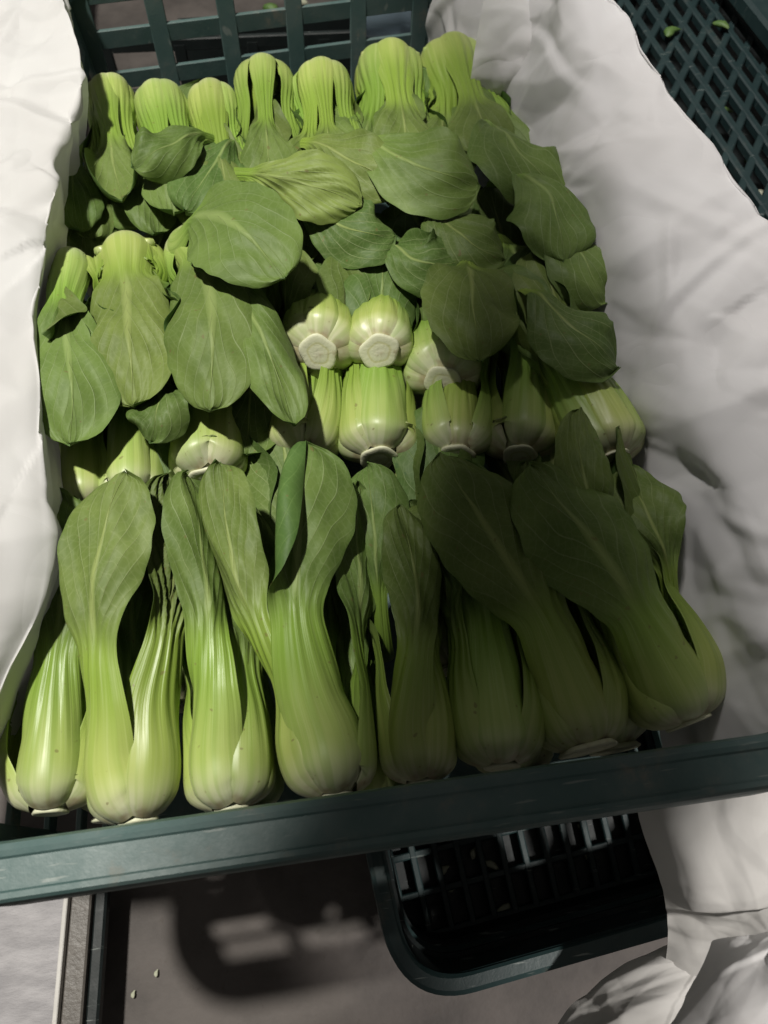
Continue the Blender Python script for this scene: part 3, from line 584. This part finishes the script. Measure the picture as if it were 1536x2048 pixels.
def facets(A, B_, cell, seed):
    """sheet of flat facets meeting in sharp folds"""
    rg = np.random.default_rng(seed); k = rg.uniform(0, 6.28, 8)
    a = A/cell+.55*np.sin(B_/cell*.9+k[0])+.3*np.sin(A/cell*1.3+k[1])+.25*np.sin(B_/cell*2.1+k[2])+50
    b = B_/cell+.55*np.sin(A/cell*.8+k[3])+.3*np.sin(B_/cell*1.2+k[4])+.25*np.sin(A/cell*1.9+k[5])+50
    H = rg.uniform(-1, 1, (200, 200)); D = rg.random((200, 200)) < .5
    i, j = np.floor(a).astype(int) % 199, np.floor(b).astype(int) % 199; x, y = a-np.floor(a), b-np.floor(b)
    h00, h10, h01, h11 = H[i, j], H[i+1, j], H[i, j+1], H[i+1, j+1]
    d1 = np.where(x > y, h00+(h10-h00)*x+(h11-h10)*y, h00+(h11-h01)*x+(h01-h00)*y)
    d2 = np.where(x+y < 1, h00+(h10-h00)*x+(h01-h00)*y, h11+(h01-h11)*(1-x)+(h10-h11)*(1-y))
    return np.where(D[i, j], d1, d2)
def paper(name, label, rows, seed, material=M_PAPER, nr=190, nc=90, ncr=70, amp=.006, size=.05, cat='paper'):
    rows = np.array(rows, float)                               # rows x columns x 3
    G = np.stack([catmull(r, nc) for r in rows], 0)
    G = np.stack([catmull(G[:, j], nr) for j in range(nc)], 1)
    A = np.cumsum(np.r_[0, np.linalg.norm(np.diff(G[:, nc//2], axis=0), axis=1)])[:, None]*np.ones((1, nc))
    Bc = np.concatenate([np.zeros((nr, 1)), np.cumsum(np.linalg.norm(np.diff(G, axis=1), axis=2), 1)], 1)
    nn = nrm(np.cross(np.gradient(G, axis=0), np.gradient(G, axis=1)))
    if nn[..., 2].mean() < 0: nn = -nn
    hh = creases(A, Bc, seed, ncr, amp*.55, size) + facets(A, Bc, size*.9, seed+1)*amp*.75 + facets(A, Bc, size*.37, seed+2)*amp*.5*(.35+.65*(facets(A, Bc, size*1.6, seed+4) > 0))
    G = G + nn*hh[..., None]
    rg = np.random.default_rng(seed+3); e = np.cumsum(rg.normal(0, 1, (nr, 2)), 0); e -= np.linspace(e[0], e[-1], nr)
    org = rows.mean((0, 1)); idx = np.arange(nr*nc).reshape(nr, nc)
    f = np.stack([idx[:-1, :-1], idx[:-1, 1:], idx[1:, 1:], idx[1:, :-1]], -1).reshape(-1, 4)
    o = mesh_obj(name, G.reshape(-1, 3)-org, f, material); o.location = org
    return tag(o, label, cat)
def Lrow(x, y, z=.012, out=.0, d=.05, dz=0):
    p = at(x, y, z)
    return [V(-.36, p[1], -.10+dz), V(-.285, p[1], -.002+dz), V(-.235, p[1], .014+dz), (p+V(-.215, p[1], .016+dz))/2, p+V(-.003, 0, .001), p+V(-.001, 0, -.003), p+V(-.004, 0, -.02), p+V(-.010, 0, -d)]
paper('paper_liner', 'white paper liner folded over the left side of the crate', [
    Lrow(105, -160, .02), Lrow(128, -20, .022), Lrow(158, 70, .022), Lrow(168, 150, .02), Lrow(165, 215, .02), Lrow(112, 310, .012), Lrow(120, 375, .012), Lrow(100, 480, .008), Lrow(92, 600, .006), Lrow(91, 760, .004), Lrow(94, 900, .002),
    Lrow(98, 1040, -.002), Lrow(97, 1150, -.006), Lrow(80, 1250, -.008), Lrow(40, 1340, -.01), Lrow(8, 1420, -.012), Lrow(-30, 1500, -.016)], 5, amp=.011, size=.085, ncr=40, nr=320, nc=150)
def Rrow(y, xi, zi, xt, zt, xo):
    return [V(xi-.016, y, -.11), V(xi-.008, y, zi-.004), V(.192, y, -.012), V(.2035, y, .017), V(.205+(xt-.205)*.4, y, .029), V(xt, y, zt+.004), V(xo-.004, y, zt+.010), V(xo+.001, y-.002, zt+.005), V(xo+.006, y-.004, -.02), V(xo+.012, y-.006, -.16)]
paper('paper_liner', 'crumpled white paper liner standing up along the right side of the crate', [
    Rrow(.72, .150, -.03, .200, .045, .225), Rrow(.66, .160, -.045, .208, .044, .231), Rrow(.60, .170, -.05, .214, .042, .238), Rrow(.54, .180, -.05, .221, .038, .246), Rrow(.47, .187, -.05, .228, .036, .252), Rrow(.40, .190, -.05, .236, .036, .262), Rrow(.34, .192, -.05, .244, .036, .272),
    Rrow(.27, .192, -.05, .254, .036, .288), Rrow(.20, .193, -.05, .265, .034, .305), Rrow(.13, .193, -.06, .278, .032, .32), Rrow(.08, .193, -.06, .285, .028, .33), Rrow(.045, .193, -.06, .285, .026, .33), Rrow(.026, .193, -.06, .28, .026, .33), Rrow(.008, .190, -.06, .28, .026, .33), Rrow(-.003, .188, -.06, .28, .026, .33)], 21, amp=.0095, size=.07, ncr=60, nr=320, nc=160)
paper('paper_liner', 'grey shaded paper flap standing in the back right corner of the crate', [
    [at(935, 205, -.05), at(985, 205, -.05), at(1045, 215, -.05), at(1090, 230, -.06)], [at(945, 130, -.02), at(990, 130, -.02), at(1045, 140, -.02), at(1100, 150, -.02)], [at(962, 30, .005), at(1005, 25, .008), at(1050, 20, .01), at(1100, 20, .01)],
    [at(985, -90, .03), at(1020, -90, .03), at(1060, -100, .03), at(1110, -100, .03)]], 33, nr=60, nc=40, ncr=14, amp=.003, size=.04)

# ------------------------------------------------------------------ lower front: crate below with paper, board
def rails(parent, pts, z, material, w=.013, h=.03, name='rim'):
    sec = [(-w/2, -h), (-w/2, -.002), (-w/2+.003, 0), (w/2-.003, 0), (w/2, -.002), (w/2, -h)]
    return sweep(name, pts, sec, material, parent, closed=True)
zl = -.20
c0, c1 = at(815, 2000, zl), at(1620, 1770, zl)
c2, c3 = c1+V(.03, .45, 0), c0+V(-.045, .45, 0)
low = empty('plastic_crate', (c0+c2)/2+V(0, 0, -.22)); tag(low, 'black plastic crate with rounded rim standing under the green one', 'crate')
lp = round_quad([c0, c1, c2, c3], .045, 14)
rails(low, np.array(lp), zl, M_TEAL)
for k, dz in enumerate((.045, .065, .085)):
    inn = [p*1 for p in lp]; cen = np.mean(lp, 0); ring = np.array([cen+(p-cen)*(.955-.012*k)-V(0, 0, dz) for p in inn])
    rails(low, ring, zl, M_TEAL if k == 1 else M_DARK, w=.007, h=.006, name='inner_ledge')
ring = np.array([np.mean(lp, 0)+(p-np.mean(lp, 0))*.975 for p in lp]); n_ = len(ring); bot = np.array([np.mean(lp, 0)+(p-np.mean(lp, 0))*.9-V(0, 0, .15) for p in lp])
fw = [(i, (i+1) % n_, n_+(i+1) % n_, n_+i) for i in range(n_)]
mesh_obj('side_wall', np.vstack([ring, bot])-V(*low.location), fw, M_DARK, low)
lo_c = np.mean(lp, 0)
for k in range(15):
    s_ = k/14; a0, b0 = c0*(1-s_)+c1*s_, c3*(1-s_)+c2*s_
    beam('bottom_bar', lo_c+(a0-lo_c)*.9-V(0, 0, .142), lo_c+(b0-lo_c)*.9-V(0, 0, .142), .006, .008, M_TEAL, low)
for k in range(14):
    s_ = k/13; a0, b0 = c0*(1-s_)+c3*s_, c1*(1-s_)+c2*s_
    beam('bottom_bar', lo_c+(a0-lo_c)*.9-V(0, 0, .1426), lo_c+(b0-lo_c)*.9-V(0, 0, .1426), .006, .008, M_TEAL, low)
cb = bot.mean(0); mesh_obj('bottom', np.vstack([bot, cb[None]])-V(*low.location), [(i, (i+1) % n_, n_) for i in range(n_)], M_DARK, low, smooth=False)
def scrap(pxy, z, ln, wd, ang, material, label, name='stem_scrap', cat='stem'):
    p = at(*pxy, z); ln *= .7; wd *= .75; rg = np.random.default_rng(int(pxy[0]*7+pxy[1])); v = []; k, m = 7, 8
    for i in range(k):
        s = i/(k-1); r = wd*(.55+.45*math.sin(math.pi*min(1, s*1.1+.1)))*rg.uniform(.85, 1.15)*(1 if 0 < i < k-1 else .35)
        c = V((s-.5)*ln*math.cos(ang), (s-.5)*ln*math.sin(ang), .35*wd+.08*ln*math.sin(s*3+ang))+V(-math.sin(ang), math.cos(ang), 0)*.12*ln*math.sin(s*3.1)
        v += [c+V(-math.sin(ang), math.cos(ang), 0)*r*math.cos(j/m*6.283)+V(0, 0, 1)*r*.6*math.sin(j/m*6.283) for j in range(m)]
    f = [(i*m+j, i*m+(j+1) % m, (i+1)*m+(j+1) % m, (i+1)*m+j) for i in range(k-1) for j in range(m)]
    o = mesh_obj(name, v, f, material); o.location = p; tag(o, label, cat, 'vegetable scraps')
    return o
for i, (x, y, l, a) in enumerate([(905, 1678, .022, 1.2), (918, 1670, .010, .8), (950, 1705, .018, .9), (983, 1735, .024, -.7), (910, 1775, .020, .4), (1012, 1822, .034, .35), (1163, 1655, .012, -.7), (1178, 1705, .024, 1.4), (1130, 1715, .008, .3), (890, 1740, .014, .6)]):
    scrap((x, y), zl-.146, l, .004, a, M_STEM, 'pale stem scrap lying in the bottom of the black crate')
for i, (x, y, l, a) in enumerate([(314, 1946, .008, 1.3), (268, 1988, .008, 1.3), (193, 1972, .007, 1.8)]):
    scrap((x, y), FZ+.003, l, .0022, a, M_STEM, 'tiny pale speck of stem on the brown floor below the crate')
bz = -.30
bd = empty('display_board', at(40, 1900, bz)); tag(bd, 'grey board with pale edge strip at the lower left', 'board')
e0, e1 = at(136, 1700, bz), at(98, 2110, bz); w_ = V(-.5, 0, 0)
q = [e0, e1, e1+w_, e0+w_]; o_ = V(*bd.location)
mesh_obj('board_top', [p-o_ for p in q]+[p-V(0, 0, .014)-o_ for p in q], [(0, 3, 2, 1), (4, 5, 6, 7), (0, 1, 5, 4), (1, 2, 6, 5), (2, 3, 7, 6), (3, 0, 4, 7)], M_TILE, bd, smooth=False)
dx = V(.0022, 0, 0); beam('edge_strip', e0+dx+V(0, 0, -.003), e1+dx+V(0, 0, -.003), .0036, .010, M_TRIM, bd)
dx = V(.026, 0, 0); beam('shadow_gap_bar', e0+dx+V(0, 0, -.016), e1+dx+V(0, 0, -.016), .010, .012, M_DARK, bd)  # dark bar put in place of the shadowed gap beside the frame
dx = V(.0125, 0, 0); beam('side_frame', e0+dx+V(0, 0, -.008), e1+dx+V(0, 0, -.008), .016, .008, M_STEEL, bd)
# papers at the lower right
P_ = lambda *r: [at(*p) for p in r]
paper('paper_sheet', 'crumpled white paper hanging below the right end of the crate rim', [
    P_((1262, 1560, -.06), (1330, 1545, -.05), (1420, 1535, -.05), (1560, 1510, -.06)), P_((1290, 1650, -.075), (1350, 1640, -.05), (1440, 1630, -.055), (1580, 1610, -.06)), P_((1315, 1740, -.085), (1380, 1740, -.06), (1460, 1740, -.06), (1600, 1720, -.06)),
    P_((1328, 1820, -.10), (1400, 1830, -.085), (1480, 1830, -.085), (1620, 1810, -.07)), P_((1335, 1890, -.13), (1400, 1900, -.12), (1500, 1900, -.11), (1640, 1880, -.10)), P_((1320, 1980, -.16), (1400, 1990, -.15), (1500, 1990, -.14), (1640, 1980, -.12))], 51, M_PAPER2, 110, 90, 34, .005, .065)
paper('paper_sheet', 'bright white paper corner at the bottom right of the picture', [
    P_((1425, 1880, -.07), (1470, 1870, -.06), (1530, 1860, -.06), (1640, 1840, -.06)), P_((1385, 1960, -.06), (1450, 1955, -.045), (1530, 1950, -.045), (1640, 1940, -.04)), P_((1345, 2040, -.055), (1440, 2040, -.04), (1530, 2040, -.04), (1640, 2030, -.04)), P_((1300, 2140, -.05), (1420, 2140, -.04), (1530, 2140, -.04), (1640, 2130, -.04))], 57, M_PAPER, 80, 80, 20, .004, .06)
paper('paper_sheet', 'thin grey-brown paper over the corner of the black crate', [
    P_((1340, 1895, -.15), (1360, 1900, -.14), (1390, 1900, -.14), (1460, 1890, -.14)), P_((1235, 1945, -.165), (1290, 1950, -.15), (1360, 1960, -.14), (1450, 1960, -.14)), P_((1150, 2010, -.175), (1240, 2015, -.155), (1330, 2020, -.14), (1430, 2020, -.14)), P_((1090, 2100, -.18), (1200, 2100, -.15), (1300, 2100, -.14), (1420, 2100, -.14))], 63, M_PAPER2, 80, 80, 14, .004, .06)

# ------------------------------------------------------------------ neighbour crate on the right with a diagonal lattice
nb = empty('plastic_crate', at(1450, 300, -.20)); tag(nb, 'dark green crate with diagonal lattice behind the right paper', 'crate')
nz = -.13
o0 = at(1420, 260, nz); d1 = nrm(at(1536, 420, nz)-at(1360, 160, nz)); d2 = nrm(at(1330, 420, nz)-at(1430, 200, nz))
for k in range(-9, 12):
    c = o0+d2*k*.038; beam('lattice_bar', c-d1*.42, c+d1*.42, .0085, .010, M_TEAL, nb)
for k in range(-10, 11):
    c = o0+d1*k*.040; beam('lattice_bar', c-d2*.36+V(0, 0, -.0006), c+d2*.42+V(0, 0, -.0006), .0085, .0100, M_TEAL, nb)
ra, rb = at(1235, -60, nz+.05), at(1700, 470, nz+.05)
beam('rim', at(1400, -140, nz+.03), at(1760, 300, nz+.03), .05, .02, M_TEAL, nb)
for i, (x, y, l, a, mt) in enumerate([(1380, 20, .03, .4, M_SCRAP), (1440, 55, .030, -1.0, M_SCRAP), (1345, 70, .04, .6, M_SCRAP), (1530, 150, .04, -.8, M_STEM), (1405, 170, .02, .5, M_STEM), (1505, 325, .03, 0, M_SCRAP), (1485, 360, .02, 1, M_STEM), (1450, 230, .03, .3, M_SCRAP), (1520, 395, .025, .2, M_STEM)]):
    scrap((x, y), nz+.006 if i in (1, 2) else nz-.05, l, .008, a, mt, 'vegetable scrap caught on the lattice of the right crate' if i in (1, 2) else 'vegetable scrap seen through the lattice of the right crate')
dk = mesh_obj('crate_bottom', [p-V(*nb.location) for p in (at(1150, -300, nz-.08), at(1900, -300, nz-.08), at(1900, 900, nz-.08), at(1150, 900, nz-.08))], [(0, 3, 2, 1)], M_DARK, nb, smooth=False)

# ------------------------------------------------------------------ behind the back wall
bc = empty('plastic_crate', (-.02, .95, -.36)); tag(bc, 'black lattice crate on the floor behind the back wall', 'crate')
for k in range(8): beam('upright_bar', V(-.30+.085*k, .86, -.35), V(-.30+.085*k, .86, -.16), .014, .006, M_DARK, bc, up=V(0, 1, 0))
for z in (-.35, -.28, -.22, -.16): beam('cross_bar', V(-.32, .8606, z), V(.32, .8606, z), .014, .006, M_DARK, bc, up=V(0, 1, 0))
beam('dark_backing', V(-.13, .90, -.255), V(.45, .92, -.255), .006, .2, M_DARK, bc)  # plain dark panel added in place of the dark clutter back there
for k, sx in enumerate((-.32, .32)): beam('side_wall', V(sx, .86, -.255), V(sx, 1.3, -.255), .006, .2, M_DARK, bc)
for i, (x, y, l, mt) in enumerate([(600, 12, .03, M_STEM), (608, 48, .035, M_STEM), (530, 62, .03, M_STEM), (470, 45, .03, M_SCRAP), (705, 30, .03, M_SCRAP), (545, 20, .03, M_SCRAP)]):
    scrap((x, y), FZ+.012, l*1.2, .016, .3*i, mt, 'pale vegetable scrap on the floor behind the back wall')
# clear bottle lying behind the wall
bt = empty('water_bottle', at(860, 10, -.12)); tag(bt, 'clear bluish plastic bottle lying behind the back wall', 'bottle')
m, nt, b, out = mat('clear_blue_plastic'); b.inputs['Base Color'].default_value = (.45, .6, .72, 1); b.inputs['Transmission Weight'].default_value = .7; b.inputs['Roughness'].default_value = .18
prof = [(0, .0), (.028, .002), (.031, .01), (.031, .05), (.029, .055), (.031, .06), (.031, .12), (.024, .145), (.012, .165), (.011, .185), (0, .186)]
mm = 24; vv = [V(-.09+h, r*math.cos(j/mm*6.283), r*math.sin(j/mm*6.283)) for r, h in prof for j in range(mm)]
mesh_obj('bottle_body', vv, [(i*mm+j, i*mm+(j+1) % mm, (i+1)*mm+(j+1) % mm, (i+1)*mm+j) for i in range(len(prof)-1) for j in range(mm)], m, bt)
